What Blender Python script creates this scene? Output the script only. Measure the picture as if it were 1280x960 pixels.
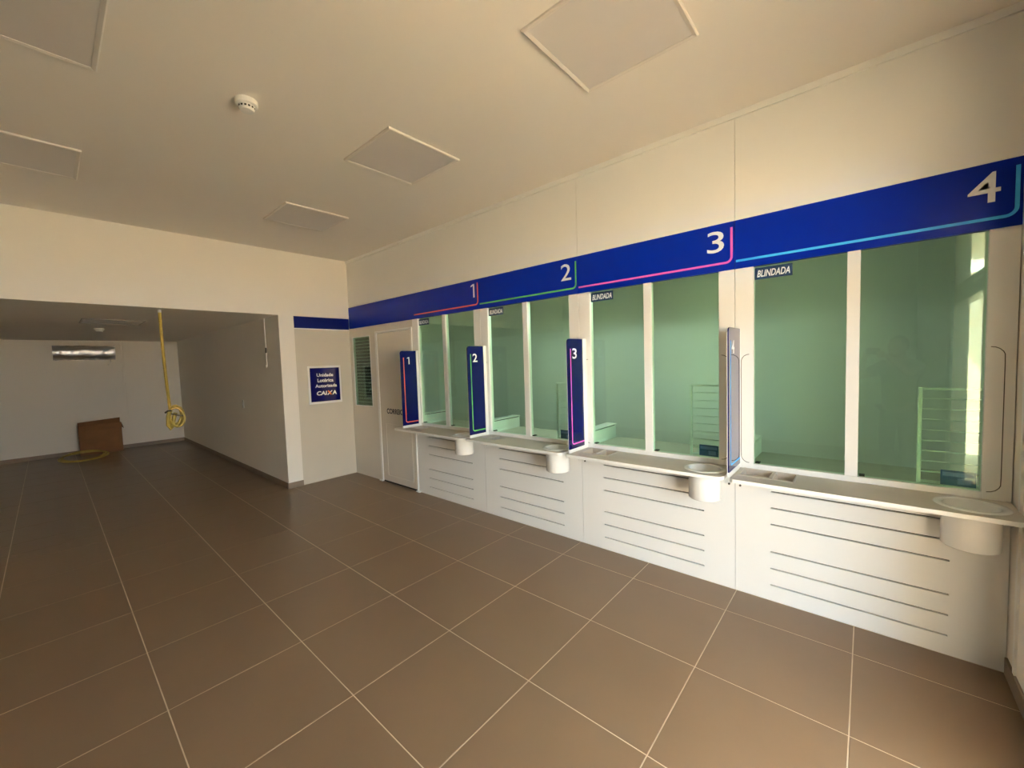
import bpy, bmesh, math, random
from mathutils import Vector, Matrix, Euler

for o in list(bpy.data.objects):
    bpy.data.objects.remove(o)
SC = bpy.context.scene
COL = SC.collection
random.seed(7)

# ------------------------------------------------------------------ camera
CAM = Vector((5.6944, -2.9482, 1.5803))
YAW, PITCH, ROLL, FPX = 0.7186, -0.0564, -0.0326, 507.26
cy, sy, cp, sp = math.cos(YAW), math.sin(YAW), math.cos(PITCH), math.sin(PITCH)
FW = Vector((-sy * cp, cy * cp, sp))
_r = Vector((cy, sy, 0))
_u = _r.cross(FW)
RT = math.cos(ROLL) * _r + math.sin(ROLL) * _u
UP = -math.sin(ROLL) * _r + math.cos(ROLL) * _u
cam_data = bpy.data.cameras.new('camera')
cam_data.sensor_fit = 'HORIZONTAL'
cam_data.sensor_width = 36.0
cam_data.lens = FPX / 1280.0 * 36.0
cam_data.clip_start = 0.01
cam = bpy.data.objects.new('camera', cam_data)
COL.objects.link(cam)
M3 = Matrix((RT, UP, -FW)).transposed()
cam.matrix_world = Matrix.Translation(CAM) @ M3.to_4x4()
SC.camera = cam

# ------------------------------------------------------------------ light
world = bpy.data.worlds.new('sky')
SC.world = world
world.use_nodes = True
bg = world.node_tree.nodes['Background']
bg.inputs['Color'].default_value = (0.83, 1.0, 1.14, 1)
bg.inputs['Strength'].default_value = 11.6

sun = bpy.data.lights.new('sun', 'SUN')
sun.energy = 185.0
sun.color = (1.0, 0.93, 0.80)
sun.angle = math.radians(0.6)
sun_o = bpy.data.objects.new('sun', sun)
COL.objects.link(sun_o)
# the sun stands behind the building, so it only reaches the street
sun_o.rotation_euler = Vector((0.42, -0.10, -0.85)).to_track_quat('-Z', 'Y').to_euler()
sun_o.location = (-4, 2, 12)

portal = bpy.data.lights.new('entrance_portal', 'AREA')
portal.shape = 'RECTANGLE'
portal.size, portal.size_y = 1.47, 2.62
portal_o = bpy.data.objects.new('entrance_portal', portal)
COL.objects.link(portal_o)
portal_o.location = (6.40, -1.685, 1.31)
portal_o.rotation_euler = Vector((-1, 0, 0)).to_track_quat('-Z', 'Z').to_euler()
portal.cycles.is_portal = True

SC.view_settings.view_transform = 'Standard'
SC.view_settings.look = 'None'
SC.view_settings.gamma = 1.0
SC.view_settings.use_curve_mapping = False
SC.view_settings.exposure = 0.93
SC.cycles.use_denoising = True
SC.cycles.max_bounces = 14
SC.cycles.diffuse_bounces = 8
SC.cycles.transparent_max_bounces = 16
SC.cycles.sample_clamp_indirect = 8.0


# ------------------------------------------------------------------ materials
def mat(name, col, rough=0.5, metal=0.0, var=0.0, vscale=3.0, bump=0.0, bscale=60.0, spec=0.5, coat=0.0):
    m = bpy.data.materials.new(name)
    m.use_nodes = True
    nt = m.node_tree
    b = nt.nodes['Principled BSDF']
    b.inputs['Base Color'].default_value = (*col, 1)
    b.inputs['Roughness'].default_value = rough
    b.inputs['Metallic'].default_value = metal
    b.inputs['Specular IOR Level'].default_value = spec
    if coat:
        b.inputs['Coat Weight'].default_value = coat
        b.inputs['Coat Roughness'].default_value = 0.05
    tc = nt.nodes.new('ShaderNodeTexCoord')
    if var > 0:
        n = nt.nodes.new('ShaderNodeTexNoise')
        n.inputs['Scale'].default_value = vscale
        n.inputs['Detail'].default_value = 5
        nt.links.new(tc.outputs['Object'], n.inputs['Vector'])
        r = nt.nodes.new('ShaderNodeMapRange')
        r.inputs[1].default_value = 0.3
        r.inputs[2].default_value = 0.7
        r.inputs[3].default_value = 1 - var
        r.inputs[4].default_value = 1 + var
        nt.links.new(n.outputs['Fac'], r.inputs[0])
        h = nt.nodes.new('ShaderNodeHueSaturation')
        h.inputs['Color'].default_value = (*col, 1)
        nt.links.new(r.outputs[0], h.inputs['Value'])
        nt.links.new(h.outputs[0], b.inputs['Base Color'])
    if bump > 0:
        n2 = nt.nodes.new('ShaderNodeTexNoise')
        n2.inputs['Scale'].default_value = bscale
        n2.inputs['Detail'].default_value = 4
        nt.links.new(tc.outputs['Object'], n2.inputs['Vector'])
        bp_ = nt.nodes.new('ShaderNodeBump')
        bp_.inputs['Strength'].default_value = bump
        bp_.inputs['Distance'].default_value = 0.01
        nt.links.new(n2.outputs['Fac'], bp_.inputs['Height'])
        nt.links.new(bp_.outputs[0], b.inputs['Normal'])
    return m


def glass_mat(name, tint, ior=1.5):
    m = bpy.data.materials.new(name)
    m.use_nodes = True
    nt = m.node_tree
    nt.nodes.clear()
    out = nt.nodes.new('ShaderNodeOutputMaterial')
    mix = nt.nodes.new('ShaderNodeMixShader')
    tr = nt.nodes.new('ShaderNodeBsdfTransparent')
    tr.inputs[0].default_value = (*tint, 1)
    gl = nt.nodes.new('ShaderNodeBsdfGlossy')
    gl.inputs['Color'].default_value = (0.9, 1.0, 0.92, 1)
    gl.inputs['Roughness'].default_value = 0.0
    fr = nt.nodes.new('ShaderNodeFresnel')
    ge = nt.nodes.new('ShaderNodeNewGeometry')
    mr = nt.nodes.new('ShaderNodeMapRange')
    mr.inputs[3].default_value = ior
    mr.inputs[4].default_value = 1 / ior      # same reflectance on both faces of the pane
    nt.links.new(ge.outputs['Backfacing'], mr.inputs[0])
    nt.links.new(mr.outputs[0], fr.inputs[0])
    nt.links.new(fr.outputs[0], mix.inputs[0])
    nt.links.new(tr.outputs[0], mix.inputs[1])
    nt.links.new(gl.outputs[0], mix.inputs[2])
    nt.links.new(mix.outputs[0], out.inputs[0])
    return m


PAINT = mat('wall_paint', (0.86, 0.82, 0.745), 0.85, var=0.012, vscale=1.2, bump=0.04, bscale=120)
CEIL = mat('ceiling_paint', (0.83, 0.79, 0.73), 0.9, var=0.012, vscale=0.9)
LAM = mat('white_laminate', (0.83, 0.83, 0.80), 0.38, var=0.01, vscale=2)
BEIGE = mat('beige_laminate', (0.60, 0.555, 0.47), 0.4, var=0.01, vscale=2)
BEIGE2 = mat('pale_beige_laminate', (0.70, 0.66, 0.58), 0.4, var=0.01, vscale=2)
NAVYB = mat('navy_vinyl', (0.001, 0.006, 0.10), 0.35, var=0.03, spec=0.15)
FRAMEW = mat('white_frame', (0.86, 0.86, 0.83), 0.33, var=0.01)
TOPM = mat('counter_laminate', (0.52, 0.475, 0.415), 0.42, var=0.02, vscale=30)
PLAST = mat('white_plastic', (0.85, 0.85, 0.82), 0.22, var=0.01)
BLUE = mat('blue_vinyl', (0.0, 0.013, 0.27), 0.30, var=0.03, vscale=2, spec=0.12)
BLUEG = mat('blue_acrylic', (0.001, 0.002, 0.075), 0.06, var=0.02, vscale=2, coat=0.25)
WHITE = mat('white_print', (0.88, 0.88, 0.88), 0.4, var=0.01)
NAVY = mat('navy_print', (0.010, 0.010, 0.03), 0.5, var=0.02)
RED = mat('coral_print', (0.85, 0.12, 0.07), 0.4, var=0.01)
GREEN = mat('green_print', (0.09, 0.42, 0.08), 0.4, var=0.01)
PINK = mat('pink_print', (0.80, 0.13, 0.55), 0.4, var=0.01)
CYAN = mat('cyan_print', (0.03, 0.38, 0.85), 0.4, var=0.01)
ORANGE = mat('orange_print', (0.85, 0.25, 0.02), 0.4, var=0.01)
STICK = mat('blue_sticker', (0.008, 0.075, 0.28), 0.4, var=0.05, vscale=40)
STICKD = mat('navy_sticker', (0.004, 0.030, 0.09), 0.4, var=0.05, vscale=40)
STICK2 = mat('pale_blue_print', (0.10, 0.20, 0.45), 0.4, var=0.15, vscale=90)
DARK = mat('dark_gap', (0.02, 0.018, 0.015), 0.8, var=0.05)
GREYL = mat('grey_groove', (0.10, 0.09, 0.075), 0.7, var=0.05)
TILE = mat('floor_tile', (0.182, 0.124, 0.074), 0.36, var=0.045, vscale=2.2, bump=0.02, bscale=300)
GROUT = mat('pale_grout', (0.56, 0.47, 0.35), 0.9, var=0.12, vscale=8)
BASE = mat('baseboard_tile', (0.22, 0.17, 0.125), 0.5, var=0.05, vscale=6)
DIFF = mat('lamp_diffuser', (0.66, 0.63, 0.61), 0.35, var=0.01)
LFRAME = mat('lamp_frame', (0.71, 0.67, 0.62), 0.4, var=0.01)
STEEL = mat('dark_steel', (0.035, 0.04, 0.04), 0.4, metal=0.2, var=0.05)
YEL = mat('yellow_conduit', (0.34, 0.26, 0.05), 0.5, var=0.12, vscale=15)
CARD = mat('brown_cardboard', (0.17, 0.085, 0.035), 0.85, var=0.12, vscale=6)
CARDIN = mat('cardboard_inside', (0.10, 0.05, 0.02), 0.9, var=0.1, vscale=6)
ACW = mat('air_conditioner_white', (0.68, 0.66, 0.62), 0.35, var=0.01)
GLASS = glass_mat('green_armoured_glass', (0.80, 0.955, 0.85))
GLASS2 = glass_mat('clear_green_glass', (0.62, 0.76, 0.66))
FRONT = mat('grey_render', (0.16, 0.145, 0.13), 0.9, var=0.05, vscale=2)
INNER = mat('inner_wall_paint', (0.88, 0.88, 0.86), 0.85, var=0.015, vscale=1.5)
PAVE = mat('street_paving', (0.515, 0.385, 0.235), 0.9, var=0.12, vscale=1.2)
FACADE = mat('beige_facade', (0.62, 0.52, 0.38), 0.9, var=0.06, vscale=0.8)
WINDK = mat('dark_window', (0.05, 0.06, 0.06), 0.15, var=0.05)
SKIN = mat('skin', (0.42, 0.23, 0.15), 0.55, var=0.05, vscale=12)
SHIRT = mat('black_cotton', (0.012, 0.013, 0.014), 0.9, var=0.1, vscale=20)
JEANS = mat('grey_trousers', (0.10, 0.10, 0.10), 0.9, var=0.1, vscale=20)
HAIR = mat('dark_hair', (0.012, 0.009, 0.007), 0.6, var=0.2, vscale=50)
SHOE = mat('dark_shoe', (0.03, 0.03, 0.03), 0.6, var=0.1, vscale=20)
PHONEM = mat('black_phone', (0.01, 0.01, 0.012), 0.25, var=0.05)


def wrap_mat():
    m = mat('clear_plastic_wrap', (0.5, 0.48, 0.44), 0.12, bump=0.9, bscale=9)
    nt = m.node_tree
    b = nt.nodes['Principled BSDF']
    tr = nt.nodes.new('ShaderNodeBsdfTransparent')
    gl = nt.nodes.new('ShaderNodeBsdfGlossy')
    gl.inputs['Roughness'].default_value = 0.30
    mix = nt.nodes.new('ShaderNodeMixShader')
    mix.inputs[0].default_value = 0.55
    for n in nt.nodes:
        if n.type == 'BUMP':
            nt.links.new(n.outputs[0], gl.inputs['Normal'])
    nt.links.new(tr.outputs[0], mix.inputs[1])
    nt.links.new(gl.outputs[0], mix.inputs[2])
    nt.links.new(mix.outputs[0], nt.nodes['Material Output'].inputs[0])
    return m


WRAP = wrap_mat()

# ------------------------------------------------------------------ helpers
ORIG = {}


def BM():
    return bmesh.new()


def box(bm, x0, x1, y0, y1, z0, z1, bev=0.0, seg=1):
    vs = [bm.verts.new(p) for p in ((x0, y0, z0), (x1, y0, z0), (x1, y1, z0), (x0, y1, z0),
                                    (x0, y0, z1), (x1, y0, z1), (x1, y1, z1), (x0, y1, z1))]
    fs = [bm.faces.new([vs[i] for i in f]) for f in
          ((3, 2, 1, 0), (4, 5, 6, 7), (0, 1, 5, 4), (1, 2, 6, 5), (2, 3, 7, 6), (3, 0, 4, 7))]
    if bev > 0:
        es = list({e for f in fs for e in f.edges})
        bmesh.ops.bevel(bm, geom=es, offset=bev, segments=seg, profile=0.5, affect='EDGES')
    return bm


def prism(bm, pts, mapf, t0, t1):
    """closed polygon pts (u,v) extruded from t0 to t1; mapf(u,v,t)->xyz"""
    a = [bm.verts.new(mapf(u, v, t0)) for u, v in pts]
    b = [bm.verts.new(mapf(u, v, t1)) for u, v in pts]
    n = len(pts)
    bm.faces.new(a[::-1])
    bm.faces.new(b)
    for i in range(n):
        j = (i + 1) % n
        bm.faces.new((a[i], a[j], b[j], b[i]))
    bmesh.ops.recalc_face_normals(bm, faces=bm.faces)
    return bm


def ribbon(bm, pts, w, mapf, t0, t1):
    """a strip of width w along a 2D polyline, as a thin solid"""
    L, R = [], []
    n = len(pts)
    for i, p in enumerate(pts):
        a = pts[max(0, i - 1)]
        b = pts[min(n - 1, i + 1)]
        dx, dy = b[0] - a[0], b[1] - a[1]
        l = math.hypot(dx, dy) or 1
        nx, ny = -dy / l * w / 2, dx / l * w / 2
        L.append((p[0] + nx, p[1] + ny))
        R.append((p[0] - nx, p[1] - ny))
    for i in range(n - 1):
        q = [L[i], L[i + 1], R[i + 1], R[i]]
        a = [bm.verts.new(mapf(u, v, t0)) for u, v in q]
        b = [bm.verts.new(mapf(u, v, t1)) for u, v in q]
        bm.faces.new(a)
        bm.faces.new(b[::-1])
        for k in range(4):
            j = (k + 1) % 4
            bm.faces.new((a[k], b[k], b[j], a[j]))
    bmesh.ops.remove_doubles(bm, verts=bm.verts, dist=1e-5)
    bmesh.ops.recalc_face_normals(bm, faces=bm.faces)
    return bm


def arc(cx_, cy_, r, a0, a1, n=6):
    return [(cx_ + r * math.cos(math.radians(a0 + (a1 - a0) * i / n)),
             cy_ + r * math.sin(math.radians(a0 + (a1 - a0) * i / n))) for i in range(n + 1)]


def lathe(bm, prof, c, seg=32, closed=True):
    """profile [(r,z)] turned about the vertical axis through c"""
    rings = []
    for r, z in prof:
        if r < 1e-6:
            rings.append([bm.verts.new((c[0], c[1], z))])
        else:
            rings.append([bm.verts.new((c[0] + r * math.cos(2 * math.pi * k / seg),
                                        c[1] + r * math.sin(2 * math.pi * k / seg), z)) for k in range(seg)])
    for a, b in zip(rings, rings[1:]):
        for k in range(seg):
            j = (k + 1) % seg
            if len(a) == 1 and len(b) == 1:
                continue
            if len(a) == 1:
                bm.faces.new((a[0], b[k], b[j]))
            elif len(b) == 1:
                bm.faces.new((a[k], a[j], b[0]))
            else:
                bm.faces.new((a[k], a[j], b[j], b[k]))
    bmesh.ops.recalc_face_normals(bm, faces=bm.faces)
    return bm


def tube(bm, pts, r, seg=8, ribs=None):
    pts = [Vector(p) for p in pts]
    rings = []
    n = len(pts)
    prev = None
    for i, p in enumerate(pts):
        d = (pts[min(n - 1, i + 1)] - pts[max(0, i - 1)]).normalized()
        if prev is None:
            ref = Vector((0, 0, 1)) if abs(d.z) < 0.9 else Vector((1, 0, 0))
            a = d.cross(ref).normalized()
        else:
            a = (prev - d * prev.dot(d)).normalized()
        prev = a
        b = d.cross(a)
        rr = r * (ribs[i % len(ribs)] if ribs else 1)
        rings.append([bm.verts.new(p + a * rr * math.cos(2 * math.pi * k / seg) + b * rr * math.sin(2 * math.pi * k / seg))
                      for k in range(seg)])
    for A, B in zip(rings, rings[1:]):
        for k in range(seg):
            j = (k + 1) % seg
            bm.faces.new((A[k], A[j], B[j], B[k]))
    bm.faces.new(rings[0][::-1])
    bm.faces.new(rings[-1])
    return bm


def worig(o):
    return ORIG.get(o.name, Vector((0, 0, 0)))


def obj(name, bm, m, parent=None, smooth=False, label=None, kind=None):
    """link a bmesh given in world coordinates as ONE object (origin at the middle of its foot)"""
    xs = [v.co for v in bm.verts]
    lo = Vector((min(v.x for v in xs), min(v.y for v in xs), min(v.z for v in xs)))
    hi = Vector((max(v.x for v in xs), max(v.y for v in xs), max(v.z for v in xs)))
    org = Vector(((lo.x + hi.x) / 2, (lo.y + hi.y) / 2, lo.z))
    bmesh.ops.translate(bm, verts=bm.verts, vec=-org)
    me = bpy.data.meshes.new(name)
    bm.to_mesh(me)
    bm.free()
    if smooth:
        for p in me.polygons:
            p.use_smooth = True
    me.materials.append(m)
    o = bpy.data.objects.new(name, me)
    COL.objects.link(o)
    ORIG[o.name] = org
    if parent:
        o.parent = parent
        o.location = org - worig(parent)
    else:
        o.location = org
    if label:
        o['label'] = label
    if kind:
        o['kind'] = kind
    return o


def struct(name, bm, m, parent=None, label=None):
    o = obj(name, bm, m, parent)
    if parent is None:
        o['kind'] = 'structure'
        if label:
            o['label'] = label
    return o


def thing(name, label, cat, loc, group=None, kind=None):
    o = bpy.data.objects.new(name, None)
    o.empty_display_size = 0.05
    COL.objects.link(o)
    o.location = loc
    ORIG[o.name] = Vector(loc)
    o['label'] = label
    if kind:
        o['kind'] = kind
    else:
        o['category'] = cat
    if group:
        o['group'] = group
    return o


def tag(o, label, cat, group=None):
    o['label'] = label
    o['category'] = cat
    if group:
        o['group'] = group
    return o


def onwall(y):          # plane facing the room from the counter wall: u=x, v=z, t outward
    return lambda u, v, t: (u, y - t, v)


def digit_one(mapf, u1, v0, v1, w, t1=0.0007):
    bm = BM()
    h = v1 - v0
    prism(bm, [(u1 - w, v0), (u1, v0), (u1, v1), (u1 - w * 1.1, v1), (u1 - w * 2.6, v1 - h * 0.10), (u1 - w * 2.6, v1 - h * 0.21), (u1 - w, v1 - h * 0.13)], mapf, 0, t1)
    return bm


def onface(x):          # plane facing +x: u=y, v=z
    return lambda u, v, t: (x + t, u, v)


def text(s, mapf, u0, u1, v0, v1, t0=0.0, t1=0.0006, shear=0.0, bold=0.0, keep=False, space=1.0):
    """flat lettering fitted to the rectangle u0..u1 x v0..v1"""
    cu = bpy.data.curves.new('lettering', 'FONT')
    cu.body = s
    cu.size = 1.0
    cu.shear = shear
    cu.offset = bold
    cu.space_character = space
    cu.resolution_u = 4
    cu.extrude = 0.01
    tmp = bpy.data.objects.new('lettering', cu)
    COL.objects.link(tmp)
    dg = bpy.context.evaluated_depsgraph_get()
    me = bpy.data.meshes.new_from_object(tmp.evaluated_get(dg))
    bpy.data.objects.remove(tmp)
    bpy.data.curves.remove(cu)
    bm = BM()
    bm.from_mesh(me)
    bpy.data.meshes.remove(me)
    ax, bx = min(v.co.x for v in bm.verts), max(v.co.x for v in bm.verts)
    ay, by = min(v.co.y for v in bm.verts), max(v.co.y for v in bm.verts)
    su, sv = (u1 - u0) / (bx - ax), (v1 - v0) / (by - ay)
    if keep:
        su = sv
        off = ((u1 - u0) - su * (bx - ax)) / 2
    else:
        off = 0
    for v in bm.verts:
        t = t1 if v.co.z > 0 else t0
        v.co = Vector(mapf(u0 + off + (v.co.x - ax) * su, v0 + (v.co.y - ay) * sv, t))
    bmesh.ops.recalc_face_normals(bm, faces=bm.faces)
    return bm


# ------------------------------------------------------------------ measures
H = 3.094                    # ceiling
HB = 2.270                   # underside of the header, ceiling of the alcove
W = 1.17                     # one booth
X0 = 1.54                    # left edge of booth 1
XE = 6.22                    # right end of the counter wall
YL = -5.5                    # left wall
XA = -6.15                   # rear wall of the alcove
YP = -0.951                  # alcove side wall
YB = 1.90                    # wall behind the booths
BT, BB = 2.428, 2.123        # blue band

# ------------------------------------------------------------------ structure
floor_bm = BM()
box(floor_bm, XA - 0.2, 6.5, YL - 0.2, YB + 0.2, -0.20, -0.0012)
floor = struct('floor', floor_bm, GROUT, label='brown porcelain tile floor with pale grout lines')

TS = 0.6005
tx0, ty0 = 5.6596 - 10 * TS * 1.003, -0.2826
TSX = TS * 1.003
TSY = 0.598
G = 0.0022
meshes = {}


def tile(x0, x1, y0, y1):
    x0 += G; x1 -= G; y0 += G; y1 -= G
    if x1 - x0 < 0.02 or y1 - y0 < 0.02:
        return
    w, d = x1 - x0, y1 - y0
    key = (round(w, 3), round(d, 3))
    if key not in meshes:
        bm = BM()
        c = 0.0012
        lo = [bm.verts.new(p) for p in ((-w / 2, -d / 2, -.008), (w / 2, -d / 2, -.008), (w / 2, d / 2, -.008), (-w / 2, d / 2, -.008))]
        mi = [bm.verts.new((v.co.x, v.co.y, -c)) for v in lo]
        hi = [bm.verts.new((v.co.x - math.copysign(c, v.co.x), v.co.y - math.copysign(c, v.co.y), 0)) for v in lo]
        bm.faces.new(hi)
        for a, b in ((lo, mi), (mi, hi)):
            for i in range(4):
                j = (i + 1) % 4
                bm.faces.new((a[i], a[j], b[j], b[i]))
        me = bpy.data.meshes.new('tile')
        bm.to_mesh(me)
        bm.free()
        me.materials.append(TILE)
        meshes[key] = me
    o = bpy.data.objects.new('tile', meshes[key])
    COL.objects.link(o)
    o.parent = floor
    o.location = Vector(((x0 + x1) / 2, (y0 + y1) / 2, random.uniform(-0.0003, 0.0003))) - ORIG[floor.name]


def cols(lo, hi, o, s):
    k = math.floor((lo - o) / s)
    out = []
    while o + k * s < hi - 1e-6:
        a, b = max(lo, o + k * s), min(hi, o + (k + 1) * s)
        out.append((a, b))
        k += 1
    return out


for a, b in cols(0.0, 6.46, tx0, TSX):
    for c, d in cols(YL, 0.0, ty0, TSY):
        tile(a, b, c, d)
for a, b in cols(XA, 0.0, tx0, TSX):
    for c, d in cols(YL, YP, ty0, TSY):
        tile(a, b, c, d)

b = BM(); box(b, -0.12, 6.6, YL - 0.2, YB + 0.2, H, H + 0.3)
struct('ceiling', b, CEIL, label='flat plasterboard ceiling of the hall')
b = BM(); box(b, XA - 0.2, -0.12, YL - 0.2, YB + 0.2, HB, HB + 0.3)
struct('ceiling_alcove', b, CEIL, label='low ceiling of the dark alcove')
# end wall: header over the alcove opening and the narrow pillar
b = BM()
box(b, -0.12, 0, YL, 0.0, HB, H)
box(b, -0.12, 0, YP, -0.766, 0, HB)
struct('wall_back', b, PAINT, label='end wall with deep header and narrow pillar beside the alcove')
b = BM(); box(b, XA, -0.12, YP, YP + 0.12, 0, HB)
struct('wall_alcove_right', b, PAINT, label='side wall of the alcove behind the pillar')
b = BM(); box(b, XA - 0.2, XA, YL - 0.2, YB + 0.2, 0, HB)
struct('wall_alcove_rear', b, PAINT, label='rear wall of the alcove under the wrapped air conditioner')
b = BM(); box(b, XA - 0.2, 6.6, YL - 0.2, YL, 0, H)
struct('wall_left', b, PAINT, label='long plain wall opposite the counters')
b = BM(); box(b, -0.2, 6.6, YB, YB + 0.2, 0, H)
struct('wall_right', b, INNER, label='wall behind the teller booths seen through green glass')
b = BM(); box(b, -0.2, -0.06, 0.0, YB, 0, H)
struct('wall_teller_left', b, INNER, label='short wall closing the teller room on the left')
# white partition panel that carries the sign, and its blue band
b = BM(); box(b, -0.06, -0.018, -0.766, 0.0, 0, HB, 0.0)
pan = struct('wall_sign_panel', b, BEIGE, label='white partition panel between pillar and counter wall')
b = BM(); box(b, -0.018, -0.012, -0.766, -0.002, 2.112, 2.268)
obj('blue_band', b, NAVYB, pan, label='blue band over the white partition panel')
b = BM(); box(b, -0.018, -0.013, -0.7655, -0.002, 2.100, 2.112)
obj('band_edge', b, FRAMEW, pan)

# front wall with the entrance opening
FX0, FX1 = 6.25, 6.38
OY0, OY1, OZ = -0.95, -2.42, 2.62
b = BM()
box(b, FX0, FX1, YL - 0.2, OY1, 0, H)
box(b, FX0, FX1, OY1, OY0, OZ, H)
box(b, FX0, FX1, OY0, YB + 0.2, 0, H)
struct('wall_front', b, FRONT, label='shop front wall with the entrance opening')
b = BM(); box(b, XE + 0.003, FX0, -0.68, YB, 0, H)
struct('wall_end_pier', b, PAINT, label='narrow pier closing the counter wall on the right')
for nm, args in (('baseboard_pier', (XE - 0.008, XE + 0.003, -0.68, -0.012, 0, 0.085)),):
    b = BM(); box(b, *args, 0.002); struct(nm, b, BASE, label='dark skirting at the right-hand pier')
b = BM(); box(b, XE - 0.006, XE + 0.003, -0.16, -0.135, 0.085, H)
struct('trim_pier', b, FRAMEW, label='thin white upright trim on the right-hand pier')

# entrance frame of dark steel
ent = thing('entrance_frame', 'dark steel entrance frame with transom bar, mirrored in the glass of booth 4', 'door frame', (6.315, -1.685, 0))
for y0, y1 in ((OY0 - 0.07, OY0), (OY1, OY1 + 0.07)):
    b = BM(); box(b, 6.265, 6.365, y0, y1, 0, OZ, 0.003); obj('post', b, STEEL, ent)
b = BM(); box(b, 6.265, 6.365, OY1 + 0.07, OY0 - 0.07, 1.945, 2.095, 0.003)
tr = obj('transom_bar', b, STEEL, ent)
b = BM(); box(b, 6.265, 6.365, OY1 + 0.07, OY0 - 0.07, OZ - 0.07, OZ, 0.003); obj('head_bar', b, STEEL, ent)
b = BM()
mp = lambda u, v, t: (6.265 - t, u, v)
prism(b, [(-1.42, 2.045), (-1.34, 2.08), (-1.34, 2.058), (-1.08, 2.058), (-1.08, 2.032), (-1.34, 2.032), (-1.34, 2.01)], mp, 0, 0.001)
obj('arrow', b, WHITE, tr, label='white arrow on the transom')

# baseboards
b = BM(); box(b, XA, XA + 0.012, YL, YP, 0, 0.075, 0.002)
struct('baseboard_alcove_rear', b, BASE, label='dark tile skirting along the alcove rear wall')
b = BM(); box(b, XA + 0.012, 0.012, YP - 0.012, YP, 0, 0.075, 0.002)
struct('baseboard_alcove_right', b, BASE, label='dark tile skirting along the alcove side wall')
b = BM(); box(b, 0.0, 0.012, YP, -0.766, 0, 0.075, 0.002)
struct('baseboard_pillar', b, BASE, label='dark tile skirting at the foot of the pillar')
b = BM(); box(b, 0.0, XE, -0.014, 0.012, 3.056, H)
struct('trim_1', b, FRAMEW, label='white trim between counter wall and ceiling')
b = BM(); box(b, XA, XA + 0.018, -1.885, -1.855, 0.53, HB, 0.003)
struct('trim_2', b, PAINT, label='vertical pipe cover on the alcove rear wall')

# ------------------------------------------------------------------ counter wall: booths
def bolt(x, z, parent, m=PLAST):
    bm = BM()
    r = 0.007
    prism(bm, [(x + r * math.cos(a * math.pi / 4), z + r * math.sin(a * math.pi / 4)) for a in range(8)], onwall(0), 0, 0.006)
    obj('screw_cap', bm, m, parent)


NUMCOL = {1: RED, 2: GREEN, 3: PINK, 4: CYAN}
CNAME = {1: 'coral red', 2: 'green', 3: 'pink', 4: 'light blue'}
PLACE = {1: 'next to the door', 2: 'second from the door', 3: 'third from the door', 4: 'nearest, by the right-hand pier'}


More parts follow.
